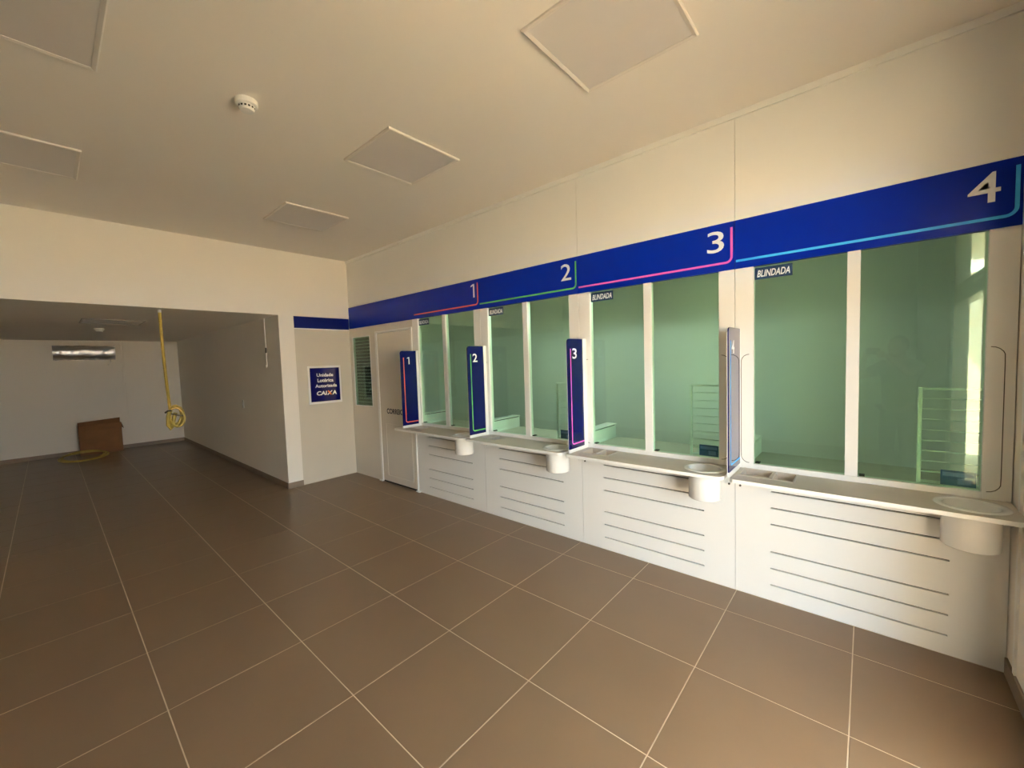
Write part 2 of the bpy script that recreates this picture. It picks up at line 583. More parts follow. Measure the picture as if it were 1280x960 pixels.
def booth(k):
    s = X0 + (k - 1) * W
    e = s + W
    g = 0.0012
    t = thing('teller_booth', f'white teller booth {k}, {CNAME[k]} line on its blue band, {PLACE[k]}', 'booth',
              (s + W / 2, 0.02, 0), 'teller booths along the counter wall')
    fs = 0.002 if k == 1 else s + g
    # upper panel
    bm = BM(); box(bm, fs, e - g, 0, 0.03, BT, 3.056, 0.0)
    obj('upper_panel', bm, LAM, t)
    # blue band with number and line
    bm = BM(); box(bm, fs, e - g * 0.5, -0.004, 0.03, BB, BT - 0.0005)
    fa = obj('blue_band', bm, BLUE, t, label=f'blue band with a white {k} and a {CNAME[k]} line')
    mp = onwall(-0.004)
    c = NUMCOL[k]
    le = e - 0.018
    ls = s + 0.007 if k > 1 else s + 0.05
    w_ = 0.014
    bm = BM()
    ribbon(bm, [(ls, 2.172), (le - 0.035, 2.172)] + arc(le - 0.035, 2.207, 0.035, -90, 0)[1:] + [(le, 2.392)], w_, mp, 0, 0.0006)
    obj('colour_line', bm, c, fa)
    dw = 0.052 if k == 1 else 0.103
    du = e - 0.068 if k == 4 else e - 0.062
    bm = digit_one(mp, du, 2.247, 2.385, 0.021) if k == 1 else text(str(k), mp, du - dw, du, 2.247, 2.385, 0, 0.0007, bold=0.004)
    obj('number', bm, WHITE, fa)
    # window frame
    GL, GM, GN, GR = s + 0.105, s + 0.558, s + 0.615, s + 1.073
    ZB = 0.870
    bm = BM()
    box(bm, s + g, GL, 0.0, 0.05, 0.837, BB, 0.0015)
    box(bm, GR, e - g, 0.0, 0.05, 0.837, BB, 0.0015)
    box(bm, GL, GR, 0.0, 0.05, 0.837, ZB, 0.0015)
    wf = obj('window_frame', bm, FRAMEW, t)
    bm = BM(); box(bm, GM, GN, 0.002, 0.05, ZB, BB, 0.0015)
    obj('mullion', bm, FRAMEW, wf)
    # curved seam lines on both jambs
    mp0 = onwall(0)
    for sgn, xx in ((1, s + 0.036), (-1, e - 0.036)):
        r = 0.045
        pts = [(xx + sgn * r, 1.575)] + [(xx + sgn * (r - r * math.cos(a)), 1.53 + r * math.sin(a)) for a in (1.25, 0.9, 0.5, 0.2)] + \
              [(xx, 1.50), (xx, 0.95)] + [(xx + sgn * (r - r * math.cos(a)), 0.92 - r * math.sin(a)) for a in (0.2, 0.5, 0.9, 1.25)] + [(xx + sgn * r, 0.875)]
        bm = BM(); ribbon(bm, pts, 0.0035, mp0, -0.001, 0.0004)
        obj('curved_seam', bm, GREYL, wf)
    # panes
    for i, (a, b_) in enumerate(((GL, GM), (GN, GR))):
        bm = BM(); box(bm, a, b_, 0.020, 0.030, ZB, BB)
        p = obj('glass_pane', bm, GLASS, t, label='left pane of green armoured glass' if i == 0 else 'right pane of green armoured glass')
        if i == 0:
            bm = BM(); box(bm, a + 0.004, a + 0.20, 0.0190, 0.0198, 2.040, 2.112)
            st = obj('sticker', bm, STICKD, t, label='small blue sticker reading BLINDADA')
            bm = text('BLINDADA', onwall(0.019), a + 0.016, a + 0.188, 2.054, 2.096, 0, 0.0005, shear=0.25, bold=0.02)
            obj('lettering', bm, WHITE, st)
        else:
            bm = BM(); box(bm, b_ - 0.135, b_ - 0.012, 0.0305, 0.0313, 0.878, 0.955)
            st = obj('sticker', bm, STICK, t, label='small blue sticker at the foot of the pane')
            bm = BM(); box(bm, b_ - 0.128, b_ - 0.02, 0.0298, 0.0304, 0.925, 0.945)
            box(bm, b_ - 0.075, b_ - 0.028, 0.0298, 0.0304, 0.888, 0.915)
            obj('print', bm, STICK2, st)
        bm = BM(); box(bm, a + 0.006, a + 0.03, 0.022, 0.060, ZB, ZB + 0.008)
        obj('glazing_clip', bm, DARK, t)
    # lower panel, cut by six slots
    SL = [0.102, 0.210, 0.318, 0.496, 0.602, 0.706]
    hh = 0.0045
    a, b_ = s + 0.20, s + 0.976
    bm = BM()
    box(bm, s + g, a, 0, 0.018, 0.0, 0.815)
    box(bm, b_, e - g, 0, 0.018, 0.0, 0.815)
    z = 0.0
    for sl in SL:
        box(bm, a, b_, 0, 0.018, z, sl - hh)
        z = sl + hh
    box(bm, a, b_, 0, 0.018, z, 0.815)
    lp = obj('lower_panel', bm, LAM, t)
    bm = BM(); box(bm, s + 0.05, e - 0.05, 0.0185, 0.03, 0.02, 0.80)
    obj('slot_backing', bm, DARK, lp)
    bolt(s + 0.03, 0.716, t, PLAST if k < 3 else GREYL)
    bolt(e - 0.036, 0.716, t, PLAST if k < 3 else GREYL)
    # inner desk
    bm = BM(); box(bm, s + g, e - g, 0.051, 0.53, 0.815, 0.842, 0.002)
    obj('inner_desk', bm, TOPM, t)
    return t


def counter(k):
    s = X0 + (k - 1) * W
    a, e = s + 0.034, s + 1.168
    lab = {1: 'white counter shelf of booth 1 beside the door, with round waste bin',
           2: 'white counter shelf of booth 2 with round waste bin and coin tray',
           3: 'white counter shelf of booth 3, bright round bin at its right end',
           4: 'nearest white counter shelf, booth 4, with dim round bin by the right-hand pier'}[k]
    if k == 1:
        a = s - 0.02
    t = thing('service_counter', lab, 'counter', (s + W / 2, -0.15, 0.64), 'service counters under the windows')
    z0, z1 = 0.815, 0.837
    yf = -0.312
    cx_, cy_ = s + 1.022, -0.148
    R = 0.098
    # top with tray cut-out and bin hole, as strips of plate
    tx_a, tx_b, ty_a, ty_b = s + {1: 0.125, 2: 0.11, 3: 0.11, 4: 0.062}[k], s + 0.338, -0.190, -0.010
    bm = BM()
    outl = [(a, -0.001), (a, yf + 0.02)] + [(a + 0.02, yf)] + [(e - 0.045, yf)] + \
        arc(e - 0.045, yf + 0.045, 0.045, -90, 0, 6)[1:] + [(e, -0.001)]
    hole = [(cx_ + R * math.cos(2 * math.pi * i / 32), cy_ + R * math.sin(2 * math.pi * i / 32)) for i in range(32)]
    rect = [(tx_a, ty_a), (tx_b, ty_a), (tx_b, ty_b), (tx_a, ty_b)]
    edges = []
    for loop in (outl, hole, rect):
        vs = [bm.verts.new((u, v, z1)) for u, v in loop]
        for i in range(len(vs)):
            edges.append(bm.edges.new((vs[i], vs[(i + 1) % len(vs)])))
    bmesh.ops.triangle_fill(bm, use_beauty=True, use_dissolve=False, edges=edges)
    for f in bm.faces:
        if f.normal.z < 0:
            f.normal_flip()
    ret = bmesh.ops.extrude_face_region(bm, geom=list(bm.faces))
    vv = [q for q in ret['geom'] if isinstance(q, bmesh.types.BMVert)]
    bmesh.ops.translate(bm, verts=vv, vec=(0, 0, z0 - z1))
    bmesh.ops.recalc_face_normals(bm, faces=bm.faces)
    top = obj('counter_top', bm, TOPM, t)
    bm = BM()
    ribbon(bm, [(a, yf + 0.02), (a + 0.02, yf), (e - 0.045, yf)] + arc(e - 0.045, yf + 0.045, 0.045, -90, 0, 6)[1:] + [(e, -0.05)],
           0.002, lambda u, v, tt: (u, v, z0 + tt), 0.0005, 0.0215)
    obj('edge_band', bm, FRAMEW, top)
    # bin: flange ring and cup
    bm = BM()
    lathe(bm, [(R - 0.004, z1 + 0.0005), (R + 0.002, z1 + 0.005), (0.122, z1 + 0.004), (0.126, z1 + 0.0002)], (cx_, cy_), 40)
    bn = obj('bin_flange', bm, PLAST, t, smooth=True)
    bm = BM()
    zb = 0.640
    lathe(bm, [(R - 0.004, z1 + 0.001), (R - 0.004, zb + 0.012), (0, zb + 0.012)], (cx_, cy_), 40)
    lathe(bm, [(R - 0.0005, z0 + 0.02), (R - 0.0005, zb + 0.006), (R - 0.007, zb), (0, zb)], (cx_, cy_), 40)
    obj('bin_cup', bm, PLAST, t, smooth=True)
    # coin tray with two wells
    bm = BM()
    d = 0.003
    xm0, xm1 = s + 0.215, s + 0.235
    zt = z1 - 0.0005
    for (p, q, zz) in ((tx_a + d, xm0, 0.800), (xm1, tx_b - d, 0.784)):
        vs = [bm.verts.new(c) for c in ((p, ty_a + d, zt), (q, ty_a + d, zt), (q, ty_b - d, zt), (p, ty_b - d, zt),
                                        (p + .006, ty_a + d + .006, zz), (q - .006, ty_a + d + .006, zz), (q - .006, ty_b - d - .006, zz), (p + .006, ty_b - d - .006, zz))]
        for f in ((4, 5, 6, 7), (0, 1, 5, 4), (1, 2, 6, 5), (2, 3, 7, 6), (3, 0, 4, 7)):
            bm.faces.new([vs[i] for i in f])
    for f in bm.faces:
        f.normal_update()
    cc = bm.faces[:]
    bmesh.ops.recalc_face_normals(bm, faces=cc)
    bmesh.ops.reverse_faces(bm, faces=bm.faces)
    tr_ = obj('coin_tray', bm, TOPM, t)
    bm = BM()
    box(bm, tx_a - 0.008, tx_b + 0.008, ty_a - 0.008, ty_a + d, z1 - 0.002, z1 + 0.003, 0.001)
    box(bm, tx_a - 0.008, tx_b + 0.008, ty_b - d, ty_b + 0.008, z1 - 0.002, z1 + 0.003, 0.001)
    box(bm, tx_a - 0.008, tx_a + d, ty_a + d, ty_b - d, z1 - 0.002, z1 + 0.003, 0.001)
    box(bm, tx_b - d, tx_b + 0.008, ty_a + d, ty_b - d, z1 - 0.002, z1 + 0.003, 0.001)
    box(bm, xm0, xm1, ty_a + d, ty_b - d, z1 - 0.01, z1 + 0.003, 0.001)
    obj('tray_rim', bm, TOPM, tr_)
    return t


def blade(k):
    s = X0 + (k - 1) * W
    xf = {1: s + 0.095, 2: s + 0.070, 3: s + 0.062, 4: s + 0.030}[k]
    th = 0.007
    lab = {1: 'blue upright blade sign with white 1 and coral line, standing beside the door',
           2: 'blue upright blade sign with white 2 and green line',
           3: 'blue upright blade sign with white 3 and pink line',
           4: 'upright blade sign with white 4 and light blue line, seen almost edge on'}[k]
    t = thing('blade_sign', lab, 'sign', (xf - th / 2, -0.15, 0.837), 'blade signs between the counters')
    yf, yb, z0, z1 = {1: -0.255, 2: -0.262, 3: -0.280, 4: -0.290}[k], {1: -0.035, 2: -0.042, 3: -0.055, 4: -0.006}[k], 0.866, 1.740
    r = 0.03
    mpx = lambda u, v, tt: (xf - th + tt, u, v)
    pts = [(yb, z0), (yb, z1)] + [(yf + r - r * math.sin(a), z1 - r + r * math.cos(a)) for a in (0, 0.4, 0.8, 1.2, math.pi / 2)] + [(yf, z0)]
    bm = BM(); prism(bm, pts, mpx, 0.0, th)
    bd = obj('board', bm, BLUEG, t, label='glossy dark blue board')
    bm = BM()
    pts2 = [(yb, z1 + 0.0)] + [(yf + r - r * math.sin(a), z1 - r + r * math.cos(a)) for a in (0, 0.4, 0.8, 1.2, math.pi / 2)] + [(yf, z0)]
    # white back plate and foot
    box(bm, xf - th - 0.004, xf - th, yf, -0.001, 0.838, z1 - 0.03)
    obj('back_plate', bm, LAM, t)
    bm = BM(); box(bm, xf - th, xf + 0.002, yf, yb, 0.838, z0, 0.001)
    obj('foot', bm, FRAMEW, t)
    bm = BM(); box(bm, xf - th, xf + 0.002, yb + 0.0005, -0.001, 0.838, z1 + 0.004, 0.001)
    obj('mount', bm, FRAMEW, t)
    fx = onface(xf)
    c = NUMCOL[k]
    u0 = yf + 0.045
    bm = BM()
    ribbon(bm, [(u0, 1.662), (u0, 0.925)] + arc(u0 + 0.022, 0.925, 0.022, 180, 270)[1:] + [(yb - 0.002, 0.903)], 0.011, fx, 0, 0.0006)
    obj('colour_line', bm, c, bd)
    dw = 0.03 if k == 1 else 0.062
    bm = digit_one(fx, yf + 0.125, 1.583, 1.665, 0.012) if k == 1 else text(str(k), fx, yf + 0.072, yf + 0.072 + dw, 1.583, 1.665, 0, 0.0007, bold=0.012)
    obj('number', bm, WHITE, bd)
    return t


def rack(k):
    s = X0 + (k - 1) * W
    a, b_ = s + 0.855, s + 1.158
    y = 0.10
    t = thing('wire_rack', f'white wire leaflet rack behind the glass of booth {k}, {PLACE[k]}', 'rack', (s + 1.0, y, 0.842), 'wire racks on the inner desks')
    bm = BM()
    for xx in (a, b_ - 0.012):
        box(bm, xx, xx + 0.016, y - 0.008, y + 0.008, 0.843, 1.37, 0.002)
    box(bm, a + 0.012, b_ - 0.012, y - 0.006, y + 0.006, 1.357, 1.369, 0.001)
    box(bm, a + 0.012, b_ - 0.012, y - 0.006, y + 0.006, 0.862, 0.876, 0.001)
    obj('frame', bm, FRAMEW, t)
    for i in range(8):
        z = 1.311 - i * 0.0555
        bm = BM(); tube(bm, [(a + 0.014, y, z), (b_ - 0.008, y, z)], 0.004, 6)
        obj('wire', bm, FRAMEW, t)


def desk_box(k):
    s = X0 + (k - 1) * W
    lab = f'low white cable box behind the glass of booth {k}, {PLACE[k]}'
    t = thing('cable_box', lab, 'box', (s + 0.03, 0.28, 0.842), 'low boxes on the inner desks')
    bm = BM(); box(bm, s - 0.03, s + 0.066, 0.062, 0.50, 0.8425, 0.955, 0.002); obj('case', bm, FRAMEW, t)
    bm = BM(); box(bm, s - 0.03, s + 0.070, 0.060, 0.504, 0.9635, 0.972, 0.001); obj('lid', bm, FRAMEW, t)
    bm = BM(); box(bm, s - 0.02, s + 0.060, 0.070, 0.49, 0.955, 0.9635); obj('shadow_gap', bm, DARK, t)


FILL_TUBE = bpy.data.materials.new('fill_tube_glow')
FILL_TUBE.use_nodes = True
_b = FILL_TUBE.node_tree.nodes['Principled BSDF']
_b.inputs['Base Color'].default_value = (0.9, 0.9, 0.9, 1)
_b.inputs['Emission Color'].default_value = (0.96, 1.0, 0.97, 1)
_b.inputs['Emission Strength'].default_value = 37.0


def fill_tube(k):  # added lamp, hidden from view, brightens the teller room behind the glass
    s = X0 + (k - 1) * W
    a, e = s + 0.06, s + (W - 0.06 if k == 2 else 0.56)
    t = thing('fill_tube', f'added unseen fill tube behind the blue band of booth {k}, {PLACE[k]}', 'lamp', (s + W / 2, 0.15, 2.13), 'added fill tubes behind the blue band')
    bm = BM()
    prism(bm, [(0.052, 2.25), (0.262, 2.191), (0.262, 2.185), (0.060, 2.241), (0.060, 2.135), (0.052, 2.135)], lambda u, v, tt: (tt, u, v), a, e)
    obj('shade', bm, FRAMEW, t)  # shaped to cut the added light off high on the wall behind
    bm = BM(); tube(bm, [(a + 0.02, 0.080, 2.212), (e - 0.02, 0.080, 2.212)], 0.013, 10)
    obj('tube', bm, FILL_TUBE, t)


for k in (2, 3):
    fill_tube(k)
for k in (1, 2, 3, 4):
    booth(k)
    counter(k)
    blade(k)
    rack(k)
    desk_box(k)

# ------------------------------------------------------------------ door section at the left of the counter wall
b = BM()
box(b, -0.018, 0.06, 0.0, 0.04, 0, BB)
box(b, 0.55, 0.69, 0.0, 0.04, 0, BB)
box(b, 0.06, 0.55, 0.0, 0.04, 0, 1.005)
box(b, 0.06, 0.55, 0.0, 0.04, 2.000, BB)
box(b, 0.69, 1.54, 0.0, 0.04, 2.035, BB)
box(b, 1.53, 1.539, 0.0, 0.04, 0, 2.035)
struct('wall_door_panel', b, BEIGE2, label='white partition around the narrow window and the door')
b = BM(); box(b, -0.06, 0.002, 0, 0.03, BB, H)
struct('wall_corner_fill', b, LAM)

win = thing('window_1', 'narrow tall window with closed slats left of the door', None, (0.305, 0.02, 1.005), kind='structure')
b = BM()
box(b, 0.06, 0.072, -0.003, 0.04, 1.005, 2.0); box(b, 0.538, 0.55, -0.003, 0.04, 1.005, 2.0)
box(b, 0.072, 0.538, -0.003, 0.04, 1.005, 1.017); box(b, 0.072, 0.538, -0.003, 0.04, 1.988, 2.0)
obj('window_frame', b, FRAMEW, win)
b = BM(); box(b, 0.072, 0.538, 0.010, 0.016, 1.017, 1.988); obj('glass_pane', b, GLASS2, win)
SLATM = mat('grey_slat', (0.10, 0.095, 0.08), 0.6, var=0.05)
for i in range(21):
    z = 1.019 + i * 0.0461
    b = BM()
    q = [(0.045, z), (0.060, z + 0.039), (0.062, z + 0.039), (0.047, z)]
    prism(b, q, lambda u, v, t: (t, u, v), -0.03, 0.60)
    obj('slat', b, SLATM, win)

door = thing('door_1', 'white flush door lettered CORREIO between narrow window and booth 1', None, (1.115, 0.0, 0), kind='structure')
b = BM()
box(b, 0.692, 0.735, -0.012, 0.04, 0.0, 2.035, 0.002); box(b, 1.505, 1.530, -0.012, 0.04, 0.0, 2.035, 0.002)
box(b, 0.735, 1.505, -0.012, 0.04, 2.008, 2.035, 0.002)
box(b, 0.66, 0.735, -0.03, -0.002, 0.0, 0.014, 0.002); box(b, 1.505, 1.575, -0.03, -0.002, 0.0, 0.014, 0.002)
obj('door_frame', b, FRAMEW, door)
b = BM(); box(b, 0.742, 1.499, -0.004, 0.034, 0.020, 2.003, 0.002)
leaf = obj('door_leaf', b, BEIGE2, door)
b = BM()
mp = onwall(-0.004)
for p, q in (((0.86, 0.10), (0.86, 0.80)), ((1.43, 0.10), (1.43, 0.80)), ((0.86, 0.10), (1.43, 0.10)), ((0.86, 0.80), (1.43, 0.80))):
    ribbon(b, [p, q], 0.009, mp, 0, 0.003)
obj('moulding', b, BEIGE2, leaf)
b = text('CORREIO', mp, 0.893, 1.268, 0.938, 1.008, 0, 0.0007, bold=0.03)
obj('lettering', b, NAVY, leaf, label='dark blue lettering CORREIO')
b = BM(); box(b, 0.742, 1.499, -0.002, 0.03, 0.0, 0.016); obj('door_gap', b, DARK, door)

# ------------------------------------------------------------------ sign on the partition panel
sg = thing('wall_sign', 'square blue lottery sign with white border on the white partition panel', 'sign', (-0.012, -0.395, 1.09))
b = BM(); box(b, -0.0178, -0.010, -0.625, -0.165, 1.075, 1.600, 0.001); obj('backing', b, FRAMEW, sg, label='pale border plate')
b = BM(); box(b, -0.010, -0.006, -0.597, -0.190, 1.106, 1.572, 0.001)
pl = obj('plate', b, BLUEG, sg, label='dark blue plate')
fx = onface(-0.006)
for s_, u0, u1, v0, v1 in (('Unidade', -0.508, -0.279, 1.450, 1.496), ('Lotérica', -0.500, -0.279, 1.374, 1.424), ('Autorizada', -0.535, -0.232, 1.300, 1.345)):
    obj('lettering', text(s_, fx, u0, u1, v0, v1, 0, 0.0006, bold=0.022), WHITE, pl)
obj('lettering', text('CAI', fx, -0.520, -0.378, 1.192, 1.250, 0, 0.0006, bold=0.035, shear=0.1), WHITE, pl)
obj('lettering', text('A', fx, -0.305, -0.240, 1.192, 1.250, 0, 0.0006, bold=0.035, shear=0.1), WHITE, pl)
b = BM(); ribbon(b, [(-0.372, 1.193), (-0.305, 1.250)], 0.015, fx, 0, 0.0006); obj('lettering', b, WHITE, pl)
b = BM(); ribbon(b, [(-0.362, 1.250), (-0.318, 1.193)], 0.017, fx, 0, 0.0009); obj('lettering', b, ORANGE, pl, label='orange stroke of the X')

# ------------------------------------------------------------------ ceiling lights, smoke detector
def lamp(x, y, z, lab, grp='square ceiling panel lights', sz=0.298, fm=None):
    t = thing('ceiling_light', lab, 'ceiling light', (x, y, z - 0.02), grp)
    bm = BM()
    o_, i_ = sz, sz - 0.022
    pr = [(o_, z), (o_, z - 0.010), (o_ - 0.006, z - 0.014), (i_, z - 0.010), (i_, z)]
    rings = []
    for r, zz in pr:
        rings.append([bm.verts.new((x + sx * r, y + sy_ * r, zz)) for sx, sy_ in ((-1, -1), (1, -1), (1, 1), (-1, 1))])
    for A, B in zip(rings, rings[1:]):
        for i in range(4):
            j = (i + 1) % 4
            bm.faces.new((A[i], A[j], B[j], B[i]))
    bmesh.ops.recalc_face_normals(bm, faces=bm.faces)
    obj('frame', bm, fm or LFRAME, t)
    bm = BM(); box(bm, x - i_, x + i_, y - i_, y + i_, z - 0.008, z - 0.001)
    obj('diffuser', bm, DIFF, t)


lamp(4.782, -1.125, H, 'large near square panel light, unlit, above booths 3 and 4')
lamp(3.095, -1.125, H, 'square panel light, unlit, middle of the row along the counter wall')
lamp(1.405, -1.125, H, 'farthest square panel light of the row along the counter wall')
lamp(3.085, -2.985, H, 'square panel light cut off at the upper left corner of the photo')
lamp(1.385, -2.995, H, 'square panel light at the left edge, between corner light and header')
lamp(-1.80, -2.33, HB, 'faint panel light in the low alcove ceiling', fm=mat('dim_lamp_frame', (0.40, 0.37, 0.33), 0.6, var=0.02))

sm = thing('smoke_detector', 'round white smoke detector on the hall ceiling', 'smoke detector', (3.04, -2.11, H - 0.06))
b = BM(); lathe(b, [(0.0, H), (0.056, H), (0.056, H - 0.026), (0.050, H - 0.030), (0, H - 0.030)], (3.04, -2.11), 28); obj('base', b, PLAST, sm)
b = BM(); lathe(b, [(0.044, H - 0.030), (0.041, H - 0.034), (0.039, H - 0.046), (0.034, H - 0.056), (0, H - 0.058)], (3.04, -2.11), 28); obj('head', b, PLAST, sm)
b = BM()
for i in range(14):
    a = 2 * math.pi * i / 14
    c, s_ = math.cos(a), math.sin(a)
    pts = [(0.0415, -0.0055), (0.0415, 0.0055)]
    q = []
    for zz in (H - 0.036, H - 0.045):
        for r, w_ in pts:
            rr = 0.0412 if zz > H - 0.04 else 0.0402
            q.append(b.verts.new((3.04 + c * rr - s_ * w_, -2.11 + s_ * rr + c * w_, zz)))
    b.faces.new((q[0], q[1], q[3], q[2]))
obj('vent_slots', b, DARK, sm)

sm = thing('smoke_detector', 'small smoke detector on the dark alcove ceiling', 'smoke detector', (-2.95, -2.39, HB - 0.05))
b = BM(); lathe(b, [(0.0, HB), (0.056, HB), (0.056, HB - 0.022), (0.050, HB - 0.028), (0, HB - 0.028)], (-2.95, -2.39), 20); obj('base', b, PLAST, sm)
b = BM(); lathe(b, [(0.042, HB - 0.028), (0.038, HB - 0.05), (0, HB - 0.052)], (-2.95, -2.39), 20); obj('head', b, PLAST, sm)

# ------------------------------------------------------------------ alcove: wrapped air conditioner, box, coil, hanging conduit
ac = thing('air_conditioner', 'split air conditioner wrapped in shiny plastic on the alcove rear wall', 'air conditioner', (XA + 0.1, -2.42, 1.90))
b = BM()
prof = [(0.0, 1.895), (0.0, 2.145), (0.13, 2.145), (0.175, 2.125), (0.195, 2.06), (0.19, 1.98), (0.15, 1.92), (0.10, 1.895)]
prism(b, [(XA + 0.002 + u, v) for u, v in prof], lambda u, v, t: (u, t, v), -2.81, -2.03)
obj('body', b, ACW, ac)
b = BM()
box(b, XA + 0.148, XA + 0.156, -2.78, -2.06, 1.905, 1.925)
obj('louvre', b, GREYL, ac)
b = BM()
N, Mm = 26, 12
prof2 = [(0.06, 1.882), (0.11, 1.880), (0.165, 1.905), (0.205, 1.965), (0.212, 2.06), (0.19, 2.135), (0.14, 2.16), (0.06, 2.162), (0.004, 2.162)]
g = []
for i in range(N + 1):
    y = -2.85 + 0.86 * i / N
    row = []
    for (u, v) in prof2:
        j = random.uniform(-0.010, 0.014)
        row.append(b.verts.new((XA + 0.002 + max(u + j, 0.002), y, v + random.uniform(-0.007, 0.005))))
    g.append(row)
for i in range(N):
    for j in range(len(prof2) - 1):
        b.faces.new((g[i][j], g[i + 1][j], g[i + 1][j + 1], g[i][j + 1]))
obj('plastic_wrap', b, WRAP, ac, smooth=True, label='crinkled shiny plastic wrapping')
b = BM(); tube(b, [(XA + 0.10, -2.06, 1.885), (XA + 0.11, -2.07, 1.83), (XA + 0.08, -2.085, 1.80), (XA + 0.06, -2.10, 1.76)], 0.010, 6)
obj('drain_pipe', b, ACW, ac)

cb = thing('cardboard_box', 'open brown cardboard box standing against the alcove rear wall', 'box', (-5.99, -2.29, 0.0))
bx0, bx1, by0, by1, bh = XA + 0.02, -5.86, -2.61, -2.00, 0.58
b = BM()
tk = 0.006
box(b, bx0, bx1, by0, by1, 0, tk)
box(b, bx0, bx0 + tk, by0, by1, tk, bh); box(b, bx1 - tk, bx1, by0, by1, tk, bh)
box(b, bx0 + tk, bx1 - tk, by0, by0 + tk, tk, bh); box(b, bx0 + tk, bx1 - tk, by1 - tk, by1, tk, bh)
obj('carton', b, CARD, cb)
def flap(q):
    bm = BM()
    vs = [bm.verts.new(p) for p in q]
    f = bm.faces.new(vs)
    r = bmesh.ops.extrude_face_region(bm, geom=[f])
    bmesh.ops.translate(bm, verts=[v for v in r['geom'] if isinstance(v, bmesh.types.BMVert)], vec=(0.004, 0.001, 0.004))
    bmesh.ops.recalc_face_normals(bm, faces=bm.faces)
    return bm
obj('flap', flap([(bx0 + .005, by0, bh), (bx0 + .005, by1, bh), (bx0 + .03, by1, bh + 0.09), (bx0 + .03, by0, bh + 0.05)]), CARD, cb)
obj('flap', flap([(bx1, by0, bh), (bx1, by1, bh), (bx1 + 0.05, by1, bh - 0.10), (bx1 + 0.05, by0, bh - 0.10)]), CARD, cb)
obj('flap', flap([(bx0 + .01, by1, bh), (bx1, by1, bh), (bx1, by1 + 0.03, bh - 0.12), (bx0 + .01, by1 + 0.03, bh - 0.12)]), CARD, cb)

b = BM()
pts = []
tn = 4
for i in range(tn * 40 + 1):
    a = 2 * math.pi * i / 40
    turn = i / 40
    r = 0.33 - 0.016 * turn + 0.010 * math.sin(a * 1.3 + turn)
    z = 0.016 + 0.11 * (1 - math.cos(a + 0.25)) / 2 * (0.6 + 0.1 * turn)
    pts.append((-5.38 + 0.95 * r * math.cos(a), -2.585 + r * math.sin(a), z))
tube(b, pts, 0.0125, 6, ribs=[1.0, 0.9])
tag(obj('conduit_coil', b, YEL, smooth=False), 'yellow flexible conduit coiled flat on the alcove floor before the box', 'conduit')

hc = thing('hanging_conduit', 'yellow corrugated conduit hanging from the alcove ceiling behind the header', 'conduit', (-0.20, -2.08, HB))
b = BM()
pts = []
n = 150
for i in range(n + 1):
    f = i / n
    pts.append((-0.20 + 0.012 * math.sin(f * 3), -2.085 - 0.012 * math.sin(f * 2.6) + 0.03 * f, HB - f * 1.12))
tube(b, pts, 0.016, 8, ribs=[1.0, 0.86])
obj('conduit', b, YEL, hc)
b = BM()
pts = []
for i in range(3 * 24 + 1):
    a = 2 * math.pi * i / 24
    pts.append((-0.195 + 0.03 * math.sin(a * 0.37) - 0.006 * (i / 24), -2.015 + 0.062 * math.cos(a + 2.5) + 0.012 * math.sin(a * .7), 1.065 + 0.105 * math.sin(a + 2.5) + 0.01 * (i / 24)))
tube(b, pts, 0.015, 8, ribs=[1.0, 0.86])
b2 = BM()
pts = [(-0.20, -2.06, 1.15), (-0.185, -2.085, 1.08), (-0.18, -2.09, 0.99), (-0.185, -2.07, 0.945), (-0.19, -2.05, 0.98), (-0.19, -2.035, 1.06), (-0.18, -2.02, 1.12)]
obj('bundle', b, YEL, hc)
tube(b2, pts, 0.020, 8)
obj('loop', b2, YEL, hc)
b = BM(); tube(b, [(-0.165, -2.06, 1.115), (-0.15, -2.0, 1.092), (-0.155, -1.955, 1.080)], 0.007, 6)
tube(b, [(-0.20, -2.105, 1.13), (-0.17, -2.085, 1.150), (-0.165, -2.055, 1.150)], 0.010, 6)
obj('tie', b, DARK, hc, label='dark tie around the bundle')
b = BM(); tube(b, [(-0.20, -2.085, HB - 0.03), (-0.20, -2.085, HB - 0.001)], 0.017, 8)
obj('sleeve', b, PLAST, hc, label='pale end sleeve')

hw = thing('hanging_wire', 'thin white wire with connector hanging down the alcove side wall', 'wire', (-0.475, YP - 0.012, HB))
b = BM(); tube(b, [(-0.475, YP - 0.012, HB), (-0.475, YP - 0.012, 1.86)], 0.004, 6); obj('wire', b, PLAST, hw)
b = BM(); box(b, -0.487, -0.463, YP - 0.022, YP - 0.002, 1.80, 1.87, 0.003); obj('connector', b, GREYL, hw)
b = BM(); tube(b, [(-0.475, YP - 0.012, 1.80), (-0.47, YP - 0.015, 1.74), (-0.455, YP - 0.02, 1.70), (-0.445, YP - 0.02, 1.66), (-0.452, YP - 0.02, 1.62), (-0.475, YP - 0.018, 1.605)], 0.006, 6)
tube(b, [(-0.475, YP - 0.018, 1.605), (-0.50, YP - 0.016, 1.625), (-0.52, YP - 0.014, 1.635)], 0.004, 6)
obj('hook_end', b, PLAST, hw)

sw = thing('wall_switch', 'small white switch plate on the alcove side wall', 'switch', (-1.66, YP - 0.004, 1.0))
b = BM(); box(b, -1.70, -1.62, YP - 0.009, YP, 0.985, 1.105, 0.003); obj('plate', b, PLAST, sw)
b = BM(); box(b, -1.675, -1.645, YP - 0.012, YP - 0.009, 1.02, 1.07, 0.001); obj('rocker', b, PLAST, sw)

